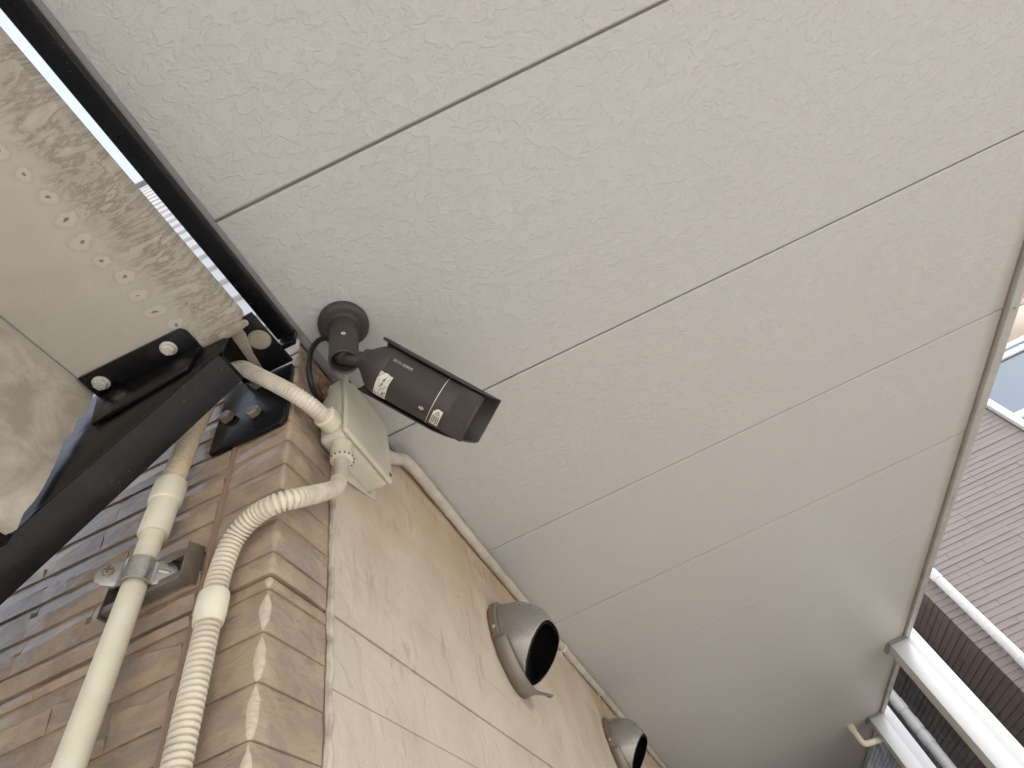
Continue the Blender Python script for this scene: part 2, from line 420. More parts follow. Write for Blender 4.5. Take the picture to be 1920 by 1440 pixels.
bw = MB().box((-6.0, CY+.006, 0.0), (CX-.006, CY+.0095, 2.9)).build('brown_brick_wall', MBROWN, house)
RZ = .042
rows = []
k = -11
z = 2.322-11*RZ
while z < 2.76:
    rows.append((z, min(z+RZ, 2.764))); z += RZ
JX = -.3695
for r, (z0, z1) in enumerate(rows):
    g = .0002
    segs = []
    if abs(z0-2.322) < .002: segs = [(z0, 2.3355), (2.3385, z1)]
    else: segs = [(z0, z1)]
    for (a, b) in segs:
        x = JX-.003; first = True
        while x > -1.05:
            L = random.choice((.075, .11, .15, .19)) * random.uniform(.9, 1.1)
            if first: L *= random.uniform(.4, 1)
            first = False
            x2 = max(x-L, -1.1)
            brick(x2+.0003, x-.0003, a+g, b-g, CY+.0062, CY-.0005, max(3, round((x-x2)/.019)), .0010).build('brick', MBROWN, bw, smooth=True, auto=26)
            x = x2
# corner pieces: L-shaped courses wrapping from the front on to the side wall
def corner_course(z0, z1):
    vs, fs = [], []; prof = [(JX+.0018, 0), (-.345, 0), (-.318, 0), (CX-.003, 0), (CX, 1), (0, 2), (0, 3), (0, 4)]
    ys = [CY+.003, CY+.029, CY+.056, CY+.0885]
    line = [Vector((JX+.0018, CY, 0)), Vector((-.345, CY, 0)), Vector((-.318, CY, 0)), Vector((CX-.004, CY, 0)), Vector((CX-.0008, CY+.0012, 0)),
            Vector((wx(ys[0]), CY+.0045, 0))] + [Vector((wx(y), y, 0)) for y in ys[1:]]
    nrm = [Vector((0, -1, 0))]*4 + [Vector((.7, -.7, 0))] + [Vector((1, 0, 0))]*4
    n = len(line); nz = 3
    for j in range(nz+1):
        for i in range(n):
            e = -.0020 if j == nz else (-.0006 if j == 0 else random.uniform(-.0018, .0012) if i not in (3, 4, 5) else 0)
            e -= .0008*j/nz
            if i in (0, n-1): e = min(e, -.002)
            p = line[i]+nrm[i]*e; vs.append((p.x, p.y, z0+(z1-z0)*j/nz))
    for j in range(nz):
        for i in range(n-1): a = j*n+i; fs.append((a, a+1, a+n+1, a+n))
    # back line
    b0 = len(vs); back = [Vector((JX+.0018, CY+.0062, 0)), Vector((CX-.007, CY+.0062, 0)), Vector((wx(CY+.0885)-.007, CY+.0885, 0))]
    for zz in (z0, z1): vs += [(p.x, p.y, zz) for p in back]
    fs += [(0, b0, b0+3, nz*n, 2*n, n), (n-1, n*2-1, n*3-1, n*4-1, b0+5, b0+2)]
    fs += [tuple(range(n-1, -1, -1)) + (b0, b0+1, b0+2), tuple(range(nz*n, nz*n+n)) + (b0+5, b0+4, b0+3)]
    return MB().add(vs, fs)
for z0, z1 in rows:
    for a, b in ([(z0, 2.3355), (2.3385, z1)] if abs(z0-2.322) < .002 else [(z0, z1)]):
        corner_course(a+.0002, b-.0002).build('corner_brick', MBROWN, bw, smooth=True, auto=50)
# vertical joint of the corner pieces, filled with brown sealant
MB().sweep([(JX-.0005+random.uniform(-.0006, .0006), CY+.0025, 1.9+i*.03) for i in range(29)], [.0042+random.uniform(-.0008, .0010) for i in range(29)], 8).build('joint_sealant', plain('brown_sealant', (.26, .175, .12), .45), bw, smooth=True)

# -- cream embossed brick siding on the side wall
cw = MB().add([(wx(CY+.09)-.012, CY+.09, 0), (wx(8.3)-.012, 8.3, 0), (wx(8.3)-.012, 8.3, 2.77), (wx(CY+.09)-.012, CY+.09, 2.77),
               (wx(CY+.09)-.0035, CY+.09, 0), (wx(8.3)-.0035, 8.3, 0), (wx(8.3)-.0035, 8.3, 2.77), (wx(CY+.09)-.0035, CY+.09, 2.77)],
              [(3, 2, 1, 0), (4, 5, 6, 7), (0, 1, 5, 4), (1, 2, 6, 5), (2, 3, 7, 6), (3, 0, 4, 7)]).build('cream_brick_wall', MCREAM, house)
RC = .0758
def cream(y0, y1, z0, z1, ny, nz):
    vs, fs = [], []
    for j in range(nz+1):
        for i in range(ny+1):
            u, v = i/ny, j/nz; e = i in (0, ny) or j in (0, nz)
            y = y0+(y1-y0)*u; zz = z0+(z1-z0)*v
            d = (-.0006 if j in (0, nz) else .0010) if e else random.uniform(-.0009, .0011)
            vs.append((wx(y)+d, y, zz))
    n = len(vs)
    for j in range(nz):
        for i in range(ny): a = j*(ny+1)+i; fs.append((a, a+1, a+ny+2, a+ny+1))
    nx = ny; rim = [i for i in range(nx+1)] + [(j+1)*(nx+1)-1 for j in range(1, nz+1)] + [nz*(nx+1)+i for i in range(nx-1, -1, -1)] + [j*(nx+1) for j in range(nz-1, 0, -1)]
    vs += [(vs[r][0]-.0035, vs[r][1], vs[r][2]) for r in rim]; L = len(rim)
    fs += [(rim[k], rim[(k+1) % L], n+(k+1) % L, n+k) for k in range(L)]
    return MB().add(vs, fs)
zs = [2.337 + RC*i for i in range(-6, 6)]
for r, z0 in enumerate(zs):
    z1 = min(z0+RC, 2.7555)
    seam = abs(z0-2.337) < .01; seamtop = abs(z0+RC-2.337) < .01
    a = z0 + (.0020 if seam else .0008 if abs(z0-2.263) < .01 else .00025); b = z1 - (.0020 if seamtop else .00025)
    y = CY+.0975; first = True
    while y < 4.6:
        L = random.choice((.2, .24, .28, .34))
        if first: L *= random.uniform(.35, 1)
        first = False
        cream(y+.0002, y+L-.0002, a, b, max(3, round(L/.04)), 3).build('cream_brick', MCREAM, cw, smooth=True, auto=40)
        y += L
# ragged sealant bead where brown corner pieces meet the cream boards
pts = [(wx(.437)-.0005+random.uniform(-.0006, .0008), .4405+random.uniform(-.001, .001), 1.9+i*.0145) for i in range(59)]
MB().sweep(pts, [random.uniform(.0032, .0055) for p in pts], 8).build('joint_sealant', MCAULK, cw, smooth=True, label='ragged cream sealant bead between brown and cream siding')
# upper front wall of white lapped boards above the stair
uw = MB().box((-6.0, CY+.002, 2.9), (CX-.006, CY+.0095, 5.9)).build('upper_front_wall', MUPPER, house)
for i in range(20):
    z0 = 2.93+.148*i
    MB().prism([(-5.9, CY-.012, z0), (-5.9, CY+.002, z0), (-5.9, CY+.002, z0+.146), (-5.9, CY-.002, z0+.146)], (5.6, 0, 0)).build('siding_board', MUPPER, uw)
MB().box((-6.0, CY-.03, 5.9), (CX, CY+.0095, 5.96)).build('parapet_cap', MTRIM, house)

# ------------------------------------------------------------------ steel stair
stair = empty('steel_staircase', (-.6, -.2, 0), 'black steel outdoor stair with stained board treads seen from below', 'staircase')
ZT = 2.645
def ragged(poly, amp, step):
    out = []
    for a, b in zip(poly, poly[1:]+poly[:1]):
        a, b = Vector(a), Vector(b); n = max(1, int((b-a).length/step))
        for i in range(n):
            p = a.lerp(b, i/n)
            if i: p += Vector((random.uniform(-amp, amp), random.uniform(-amp, amp), random.uniform(-amp, amp)))
            out.append(p)
    return out
# top tread board: underside at ZT
e = [(-.2845, -.95, ZT), (-.2845, .225, ZT), (-.286, .231, ZT)]
e += [(-.286-.0043*i, .2335+random.uniform(-.0008, .0012)+.004*math.sin(i/14*math.pi), ZT) for i in range(1, 15)]
e += [(-.35, .232, ZT), (-.4955, .232, ZT), (-.4955, -.95, ZT)]
MB().prism(e, (0, 0, .02)).build('tread_board', MBOARD, stair, label='stained grey top tread board with drip marks along one edge')
# crumbly mortar lump at the tread's corner
mb = MB(); 
for i in range(14):
    t = i/13; mb.lathe((-.284-.062*t, .2345+.003*math.sin(t*3), ZT-.001), (0, 0, -1), [(0, .006+random.uniform(-.002, .002)), (.0016, .005), (.0026, .0015)], 9)
mb.build('mortar_edge', MMORTAR, stair, smooth=True)
# riser board going down from the tread
rz0 = 2.413
poly = [(-.4975, .2315, ZT+.018)] + [(-.4975+.0195*(t/12), .2315+random.uniform(-.002, .0016)+.002*math.sin(t*.9), ZT-.004-(ZT-rz0-.004)*t/12) for t in range(13)]
poly += [(-.478+.0004*random.uniform(-1, 1), .225-.06*i, rz0+random.uniform(-.002, .003)) for i in range(1, 18)] + [(-.478, -.95, rz0), (-.4975, -.95, ZT+.018)]
MB().prism(poly, (-.012, 0, 0)).build('riser_board', MBOARD, stair, label='blotchy stained riser board below the top tread')
MB().prism([(-.49, -.95, 2.405), (-.49, .236, 2.405), (-.72, .236, 2.405), (-.72, -.95, 2.405)], (0, 0, .012)).build('tread_pan', MBLK, stair)
MB().prism([(-.715, .2315, 2.40), (-.715, -.95, 2.40), (-.695, -.95, 2.17), (-.695, .2315, 2.17)], (-.012, 0, 0)).build('riser_board', MBOARD, stair)
# stringer: sloping channel, web towards us and the lower flange turned to the wall
def line(x): return .948*x+2.90
w0, w1 = .24, .246
web = [(-1.0, w0, line(-1.0)), (-.3165, w0, line(-.3165)), (-.3165, w0, 2.695), (-.47, w0, 2.695), (-1.0, w0, line(-1.0)+.24)]
MB().prism(web, (0, w1-w0, 0)).build('stringer_web', MBLK, stair, bevel=.001)
fl = []
nx_, nz_ = -.688, .7257       # normal of the slope
prof = [(w0-.0005, .0062), (w0-.0005, .003), (w0+.0009, .0008), (w0+.003, 0), (.283, 0), (.283, .006)]
vs = []
for X in (-1.0, -.3165):
    for (yy, t) in prof: vs.append((X+nx_*t*0, yy, line(X)+t*1.378-.0005))
n = len(prof)
fs = [(i, (i+1) % n, (i+1) % n+n, i+n) for i in range(n)] + [tuple(range(n)), tuple(range(2*n-1, n-1, -1))]
MB().add(vs, fs).build('stringer_flange', MBLK, stair, smooth=True, auto=35)
# angle cleat under the tread with two zinc bolts
cl = MB().prism([(-.492, .2045, ZT-.0012), (-.352, .2045, ZT-.0012), (-.347, .210, ZT-.0012), (-.3465, .2385, ZT-.0012), (-.4935, .2385, ZT-.0012)], (0, 0, -.0055)) \
    .prism([(-.492, .2385, ZT-.0067), (-.3465, .2385, ZT-.0067), (-.352, .2385, 2.592), (-.470, .2385, 2.565)], (0, -.005, 0)).build('angle_cleat', MBLK, stair, bevel=.0008)
for bx_, by_ in ((-.4745, .2215), (-.378, .2195)): hex_bolt(cl, (bx_, by_, ZT-.0067), (0.05, 0, -1), .0076, .0080, MZINC)
# bearing plate with a round plug, and the plate bolted to the wall
bp = MB().prism([(-.372, .2475, 2.70), (-.2935, .2475, 2.70), (-.2915, .338, 2.70), (-.372, .338, 2.70)], (0, 0, .006)).build('bearing_plate', MBLK, stair, bevel=.0008)
MB().lathe((-.3085, .286, 2.6998), (0, 0, -1), [(0, .0152), (.002, .0152), (.0026, .0140), (.0018, .0136), (.003, .0125), (.0036, .006), (.0036, .001)], 32).build('round_plug', MMORTAR, bp, smooth=True, label='dusty round plug under the bearing plate')
MB().prism([(-.3335, .248, 2.6995), (-.3165, .2475, 2.6995), (-.3175, .27, 2.6995), (-.328, .30, 2.6995), (-.335, .338, 2.6995), (-.345, .338, 2.6995)], (0, 0, -.0035)).build('dust_crust', MMORTAR, bp, bevel=.001)
wp = MB().prism([(-.402, .339, 2.566), (-.300, .339, 2.562), (-.2925, .339, 2.570), (-.2935, .339, 2.698), (-.402, .339, 2.715)], (0, .0072, 0)).build('wall_plate', MBLK, stair, bevel=.0009)
for bx_, bz_ in ((-.383, 2.625), (-.339, 2.606), (-.344, 2.676)): hex_bolt(wp, (bx_, .339, bz_), (0, -1, 0), .0098, .0105, MRUST, False)
# black beam beside the soffit trim
eb = MB().box((-.3065, -2.5, 2.742), (-.2800, .318, 2.7565)).build('edge_beam', MBLK, stair, bevel=.0022, seg=3)
MB().box((-.3045, .3185, 2.722), (-.2795, .3265, 2.757)).build('end_plate', MBLK, eb, bevel=.001)
# far stringer and posts of the stair, out of sight
MB().prism([(-1.0, -.96, line(-1.0)), (-.3165, -.96, line(-.3165)), (-.3165, -.96, 2.695), (-.47, -.96, 2.695), (-1.0, -.96, line(-1.0)+.24)], (0, -.006, 0)).build('stringer_web', MBLK, stair)

# ------------------------------------------------------------------ rigid pipe with flexible top and saddle
PX, PY = -.4250, .322
pipe = empty('conduit_pipe', (PX, PY, 0), 'thick straight ivory pipe rising behind the black stringer, held by a metal saddle', 'pipe')
MB().sweep([(PX, PY, 0.0), (PX, PY, 2.455)], .0110, 32).build('rigid_pipe', MPVC, pipe, smooth=True)
MB().lathe((PX, PY, 2.437), (0, 0, 1), [(0, .0112), (0, .0142), (.0015, .0148), (.045, .0148), (.046, .0164), (.049, .0170), (.074, .0170), (.077, .0162), (.078, .0120)], 36).build('coupling', MPVC, pipe, smooth=True)
corrugated([(PX, PY, 2.508), (PX+.001, PY, 2.55), (PX+.003, PY+.001, 2.61), (PX+.008, PY+.002, 2.68), (PX+.012, PY+.002, 2.80)], .0127, .0014, .0042).build('flexible_section', MTAN, pipe, smooth=True, auto=50, label='finely ribbed tan flexible section of the pipe')
zc, hw = 2.386, .0125; YS = .3185; r0 = .0113
sb = empty('pipe_saddle', (PX, PY, zc), 'small brushed metal saddle clamp screwed across the straight ivory pipe', 'clamp')
A = [math.pi*i/16 for i in range(17)]
def band(off):
    q = [(PX-r0-.0042, YS-off)]
    for a in A: q.append((PX-(r0+off)*math.cos(a), YS-off-.001-(r0+.001)*math.sin(a)))
    return q + [(PX+r0+.0042, YS-off)]
a_, b_ = band(0.), band(.0016); vs = []
for zz in (zc-hw, zc+hw): vs += [(p[0], p[1], zz) for p in a_] + [(p[0], p[1], zz) for p in b_]
n = len(a_); fs = []
for i in range(n-1):
    fs += [(i, i+1, i+1+2*n, i+2*n), (n+i, n+i+2*n, n+i+1+2*n, n+i+1), (i, n+i, n+i+1, i+1), (2*n+i, 2*n+i+1, 3*n+i+1, 3*n+i)]
fs += [(0, 2*n, 3*n, n), (n-1, 2*n-1, 4*n-1, 3*n-1)]
def turn(o, ang=R(38)):
    for v in o.data.vertices:
        x_, y_ = v.co.x, v.co.y; v.co.x = x_*math.cos(ang)-y_*math.sin(ang); v.co.y = x_*math.sin(ang)+y_*math.cos(ang)
    return o
turn(MB().add(vs, fs).build('strap', MSTEEL, sb, smooth=True, auto=35))
for sx in (-1, 1):
    q = r0+.0035
    ear = turn(MB().prism([(PX+sx*q, YS-.0021, zc-hw-.0015), (PX+sx*(q+.012), YS-.0021, zc-hw+.0005), (PX+sx*(q+.0185), YS-.0021, zc-.006), (PX+sx*(q+.0195), YS-.0021, zc), (PX+sx*(q+.0185), YS-.0021, zc+.006), (PX+sx*(q+.012), YS-.0021, zc+hw-.0005), (PX+sx*q, YS-.0021, zc+hw+.0015)], (0, .0026, 0)).build('ear', MSTEEL, sb, bevel=.0007))
    if sx < 0:
        sc_ = turn(MB().lathe((PX-.0245, YS-.0020, zc+.003), (0, -1, 0), [(0, .0052), (.0015, .0052), (.003, .0042), (.0036, .002)], 20).build('screw', MRUST, sb, smooth=True))
        turn(MB().box((PX-.0282, YS-.0060, zc+.0023), (PX-.0208, YS-.0054, zc+.0037)).box((PX-.0252, YS-.0061, zc-.0007), (PX-.0238, YS-.0053, zc+.0067)).build('slot', MINK, sc_))
    else:
        turn(MB().sweep([(PX+.0175, YS-.0016, zc+.002), (PX+.0275, YS-.0016, zc-.001)], .0019, 10).build('embossed_rib', MSTEEL, sb, smooth=True))
rail = empty('mounting_rail', (-.41, .345, 2.375), 'short brown steel channel on the wall behind the saddle clamp', 'bracket')
mb = MB()
mb.box((-.468, .3415, 2.368), (-.3762, .3435, 2.404)).box((-.468, .3315, 2.402), (-.3762, .3414, 2.404)).box((-.468, .3315, 2.368), (-.3762, .3414, 2.370)) \
  .box((-.468, .3298, 2.3955), (-.3762, .3314, 2.404)).box((-.468, .3298, 2.368), (-.3762, .3314, 2.3765)).build('channel', MCHAN, rail, bevel=.0004)
MB().prism([(-.376, .3245, 2.362), (-.376, .3455, 2.364), (-.376, .3455, 2.410), (-.376, .3245, 2.405)], (.0018, 0, 0)).build('end_plate', MCHAN, rail, bevel=.0004)
MB().box((-.4697, .3290, 2.3645), (-.4684, .3445, 2.4075)).build('end_plate', MCHAN, rail)

# ------------------------------------------------------------------ junction box
bx = empty('junction_box', (-.262, .46, 2.575), 'ivory plastic junction box at the house corner under the soffit', 'junction box')
def rbox(x0, x1, y0, y1, z0, z1, inset):
    return MB().add([(x0, y0, z0), (x0, y1, z0), (x0, y1, z1), (x0, y0, z1), (x1, y0+inset, z0+inset), (x1, y1-inset, z0+inset), (x1, y1-inset, z1-inset), (x1, y0+inset, z1-inset)],
                    [(0, 1, 2, 3), (4, 7, 6, 5), (0, 4, 5, 1), (1, 5, 6, 2), (2, 6, 7, 3), (3, 7, 4, 0)])
rbox(-.2865, -.2475, .402, .528, 2.572, 2.702, -.002).build('body', MBOX, bx, bevel=.009, seg=4)
lid = rbox(-.2473, -.2400, .398, .5285, 2.569, 2.706, .0015).build('lid', MBOX, bx, bevel=.0035, seg=3)
MB().lathe((-.2398, .519, 2.581), (1, 0, 0), [(0, .0034), (.0006, .0034)], 16).build('lid_screw', MINK, lid)
MB().lathe((-.2398, .408, 2.694), (1, 0, 0), [(0, .0034), (.0006, .0034)], 16).build('lid_screw', MINK, lid)
bpz = MB().prism([(-.2835, .432, 2.5735), (-.2835, .470, 2.553), (-.2835, .548, 2.575), (-.2835, .548, 2.655), (-.2835, .5285, 2.655), (-.2835, .5285, 2.5735)], (.0022, 0, 0)).build('back_plate', MBOX, bx, bevel=.0006)
MB().lathe((-.2812, .468, 2.564), (1, 0, 0), [(0, .003), (.0006, .003)], 14).build('plate_screw', MINK, bpz)
# brown putty round the box's top corner
mb = MB()
for i in range(16):
    mb.lathe((-.283+random.uniform(0, .012), .398+random.uniform(-.014, .035), 2.690+random.uniform(-.02, .022)), (random.uniform(.4, 1), random.uniform(-.6, .2), random.uniform(-.5, .3)),
             [(-.004, .003), (0, random.uniform(.006, .011)), (.003, random.uniform(.004, .008)), (.006, .001)], 9)
mb.build('putty_patch', MFOAM, bx, smooth=True, label='lumpy old brown putty by the box top')
# the two big hose connectors on the box
ax = Vector((0, -1, -.12)).normalized(); o = Vector((-.2625, .405, 2.5935))
ca_ = MB().lathe(o, ax, [(-.004, .0135), (.006, .0135), (.0065, .0148), (.026, .0152), (.027, .0142), (.028, .0110)], 32).build('hose_connector', MPVC, bx, smooth=True)
MB().box((-.2545, .380, 2.6030), (-.2505, .408, 2.6070)).build('latch_tab', MPVC, ca_, bevel=.001)
cb_ = MB().lathe((-.2625, .4225, 2.574), (0, 0, -1), [(-.004, .0130), (.003, .0130), (.004, .0146), (.030, .0152), (.031, .0157), (.033, .0154), (.034, .0110)], 32).build('hose_connector', MPVC, bx, smooth=True)
for k in range(16):
    q = 2*math.pi*k/16
    MB().box((-.2625+.0157*math.cos(q)-.0007, .4225+.0157*math.sin(q)-.0007, 2.5395), (-.2625+.0157*math.cos(q)+.0007, .4225+.0157*math.sin(q)+.0007, 2.5425)).build('collar_notch', MINK, cb_)

# ------------------------------------------------------------------ hoses
ha = tag(corrugated([(-.366, .309, 2.700), (-.351, .3095, 2.690), (-.337, .3115, 2.672), (-.318, .316, 2.648), (-.284, .3275, 2.606), (-.2675, .348, 2.590), (-.263, .372, 2.5885), (-.2625, .386, 2.591)], .0112, .0010, .0048).build('conduit_hose', MHOSE, smooth=True, auto=50),
         'short whitish hose curving from behind the black stringer to the junction box', 'hose', 'ivory cable hoses')
hb = empty('conduit_hose', (-.336, .3325, 0), 'long ribbed ivory hose from box bottom bending round the brown corner', 'hose', 'ivory cable hoses')
MB().sweep(smooth_path([(-.2625, .4225, 2.545), (-.2630, .4222, 2.515), (-.2615, .412, 2.490)], .004), .0098, 24).build('smooth_bend', MHOSE2, hb, smooth=True)
corrugated([(-.2618, .414, 2.494), (-.2610, .405, 2.476), (-.2575, .372, 2.440), (-.2605, .341, 2.411), (-.276, .3265, 2.401), (-.302, .3275, 2.399), (-.3245, .3305, 2.385), (-.3342, .332, 2.353), (-.336, .3325, 2.318)], .0106, .0026, .0050, 24).build('ribbed_length', MHOSE, hb, smooth=True, auto=50)
corrugated([(-.336, .3325, 2.312), (-.3363, .3325, 2.20), (-.337, .3325, 2.0), (-.3375, .3325, 1.5)], .0104, .0026, .0050, 24).build('ribbed_length', MHOSE, hb, smooth=True, auto=50)
MB().lathe((-.336, .3325, 2.299), (0, 0, 1), [(0, .0100), (0, .0120), (.003, .0126), (.008, .0126), (.009, .0133), (.027, .0133), (.030, .0126), (.031, .010)], 32).build('coupling', MPVC, hb, smooth=True)
hc = empty('conduit_hose', (-.26, .55, 2.66), 'thin grey ivory conduit running along the top of the cream wall', 'hose', 'ivory cable hoses')
p1 = [(-.262, .522, 2.664), (-.262, .560, 2.675), (-.262, .600, 2.703), (-.2625, .632, 2.731), (-.263, .668, 2.743), (-.2625, .72, 2.7465), (-.261, .80, 2.7465), (wx(1.0)+.0125, 1.0, 2.7465)]
corrugated(p1, .0112, .0008, .0044, 20).build('ribbed_length', MHOSE2, hc, smooth=True, auto=50)
p2 = [(wx(y)+.0125+.0012*math.sin(y*3.1), y, 2.7465+.001*math.sin(y*5)) for y in [1.0+.15*i for i in range(46)]]
MB().sweep(p2, .0112, 18).build('smooth_length', MHOSE2, hc, smooth=True)
for y in (1.62, 2.05, 2.75, 3.6):
    MB().sweep([(wx(y)+.0125, y-.006, 2.7465), (wx(y)+.0125, y+.006, 2.7465)], .0128, 18).box((wx(y)-.001, y-.006, 2.726), (wx(y)+.004, y+.006, 2.742)).build('saddle_clip', MPVC, hc, smooth=True)
MB().lathe((-.262, .5285, 2.666), (0, 1, .25), [(-.004, .0135), (.012, .0135), (.013, .0112)], 24).build('connector', MPVC, hc, smooth=True)
tag(MB().sweep(smooth_path([(-.2475, .352, 2.752), (-.258, .347, 2.742), (-.2665, .3445, 2.715), (-.2680, .345, 2.675), (-.2715, .357, 2.652), (-.278, .378, 2.654), (-.284, .402, 2.669), (-.286, .42, 2.676)], .004), .0043, 12).build('camera_cable', MCABLE, smooth=True),
    'black cable looping from the camera mount to the brown corner', 'cable')

# ------------------------------------------------------------------ security camera
MX, MY = -.214, .349
sc = empty('security_camera', (MX, MY, ZS), 'dark brown bullet security camera with sun hood mounted on the soffit', 'security camera')
base = MB().lathe((MX, MY, ZS-.0004), (0, 0, -1), [(0, .0385), (.006, .0392), (.010, .0388), (.0125, .0370), (.0140, .0330), (.0145, .0300), (.0150, .0255), (.0175, .0232), (.020, .0222)], 48).build('mount_base', MCAM, sc, smooth=True)
for q in (.35, 2.45, 4.55): MB().lathe((MX+.0305*math.cos(q), MY+.0305*math.sin(q), ZS-.0135), (0, 0, -1), [(0, .0042), (.0012, .0040), (.0018, .002)], 14).build('base_screw', MCAM, base, smooth=True)
post = MB().lathe((MX, MY, ZS-.019), (0, 0, -1), [(0, .0222), (.004, .0214), (.012, .0210), (.095, .0210), (.0985, .0203), (.0995, .0190), (.098, .0172), (.085, .0165), (.060, .0160)], 40).build('mount_post', MCAM, sc, smooth=True)
pd = Vector((.50, -.866, 0)); pr = Vector((MX, MY, ZS-.072)) + pd*.0208
MB().lathe(pr, pd, [(0, .0032), (.0009, .0032), (.0009, .0017), (.0003, .0016)], 18, True, False).build('post_screw', MPRINT, post)
rear = Vector((-.173, .378, 2.639)); front = Vector((-.0875, .4735, 2.5655))
axv = (front-rear).normalized()
upn = (Vector((0, 0, 1)) - axv*axv.z).normalized(); sdv = axv.cross(upn)
Rb = .0367
LEN = (front-rear).length
def C3(t, ang, r):      # point on the camera body: t along axis, angle from the underside
    return rear + axv*t - (upn*math.cos(ang) - sdv*math.sin(ang))*r
neck0 = Vector((MX+.001, MY+.001, ZS-.100)); neck1 = rear - axv*.024
dn = (neck1-neck0)
path = smooth_path([neck0, neck0.lerp(neck1, .45)+Vector((0, 0, -.002)), neck1, neck1+axv*.006], .003)
MB().sweep(path, [.0112+.0035*max(0, (i/len(path)-.7)/.3) for i in range(len(path))], 20).lathe(neck0, (0, 0, 1), [(-.010, .004), (-.008, .0105), (-.003, .0150), (.004, .0158), (.010, .0140)], 24).build('swivel_arm', MCAM, sc, smooth=True)
body = MB().lathe(rear, axv, [(-.030, .0150), (-.024, .0170), (-.018, .0225), (-.011, .0290), (-.004, .0335), (.004, Rb-.0006), (.012, Rb), (.0125, Rb-.0003), (.013, Rb), (.094, Rb), (.0945, Rb+.0002)], 56, True, False).build('body', MCAM, sc, smooth=True, auto=60)
# ribbed front barrel
vs, fs = [], []; N = 300; prof = [(.0955, Rb+.0002, 0), (.118, Rb+.0004, 0), (.1185, Rb+.0004, 1), (.147, Rb+.0006, 1), (.1475, Rb+.0006, 0), (.1505, Rb+.0006, 0), (.1518, Rb-.0006, 0), (.1505, Rb-.0032, 0), (.138, Rb-.004, 0), (.136, .012, 0), (.136, .0005, 0)]
for t_, r_, rib in prof:
    for k in range(N):
        q = 2*math.pi*k/N; rr = r_-(.0007 if rib and (k//2) % 2 else 0); vs.append(C3(t_, q, rr))
for i in range(len(prof)-1):
    for k in range(N): fs.append((i*N+k, i*N+(k+1) % N, (i+1)*N+(k+1) % N, (i+1)*N+k))
MB().add(vs, fs).build('front_barrel', MCAM, sc, smooth=True, auto=24)
MB().lathe(rear+axv*.137, axv, [(0, .030), (.002, .030), (.003, .0295)], 40).build('front_glass', MLENS, sc, smooth=True)
MB().lathe(rear+axv*.0944, axv, [(0, Rb+.0002), (0, Rb+.0005), (.0011, Rb+.0005), (.0011, Rb+.0002)], 72, False, False).build('silver_ring', MLINE, sc, smooth=True)
# sun hood: open half shell over the top, longer than the body
vs, fs = [], []
hr = Rb+.0052; na = 40; tt = [-.014, .03, .08, .108, .128, .146, .160, .170, .174]
au = [100, 104, 104, 104, 103, 100, 92, 80, 70]; al = [100, 104, 104, 102, 90, 74, 64, 56, 50]
for j, t_ in enumerate(tt):
    for i in range(na+1):
        a = math.pi + .30 - R(au[j]) + R(au[j]+al[j])*i/na
        sq = 1+.04*abs(math.sin(2*(a-math.pi-.30)))
        vs.append(C3(t_, a, hr*sq+.0006*j/8))
n = na+1
for j in range(len(tt)-1):
    for i in range(na): fs.append((j*n+i, j*n+i+1, (j+1)*n+i+1, (j+1)*n+i))
o = MB().add(vs, fs).build('sun_hood', MHOOD, sc, smooth=True)
md = o.modifiers.new('thickness', 'SOLIDIFY'); md.thickness = .0022; md.offset = 1
# upturned rear lip of the hood
for sg in (-1, 1):
    a = math.pi+.30+sg*R(94)
    MB().sweep([C3(-.015, a, hr), C3(-.004, a, hr+.0005), C3(.01, a, hr)], [.0012, .0016, .001], 8).build('hood_lip', MHOOD, o, smooth=True)
def patch(poly, lift, name, mat, parent, sub=6):
    """flat print wrapped on the body: poly in (t, angle) rectangle t0,t1,a0,a1"""
    t0, t1, a0, a1 = poly; vs, fs = [], []
    for j in range(2):
        for i in range(sub+1): vs.append(C3(t0+(t1-t0)*j, a0+(a1-a0)*i/sub, Rb+lift))
    for i in range(sub): fs.append((i, i+1, sub+1+i+1, sub+1+i))
    return MB().add(vs, fs).build(name, mat, parent)
def print_poly(pts, lift, name, mat, parent):
    """outline polygon in (t, arc length) wrapped on the body, cut in slices so it hugs the curve"""
    bm = bmesh.new(); f = bm.faces.new([bm.verts.new((p[0], p[1], 0)) for p in pts])
    lo = min(p[1] for p in pts); hi = max(p[1] for p in pts); k = max(1, int((hi-lo)/.002))
    for i in range(1, k):
        bmesh.ops.bisect_plane(bm, geom=bm.verts[:]+bm.edges[:]+bm.faces[:], plane_co=(0, lo+(hi-lo)*i/k, 0), plane_no=(0, 1, 0))
    bm.verts.index_update(); vs = [C3(v.co.x, v.co.y/Rb, Rb+lift) for v in bm.verts]; fs = [tuple(v.index for v in q.verts) for q in bm.faces]; bm.free()
    return MB().add(vs, fs).build(name, mat, parent)
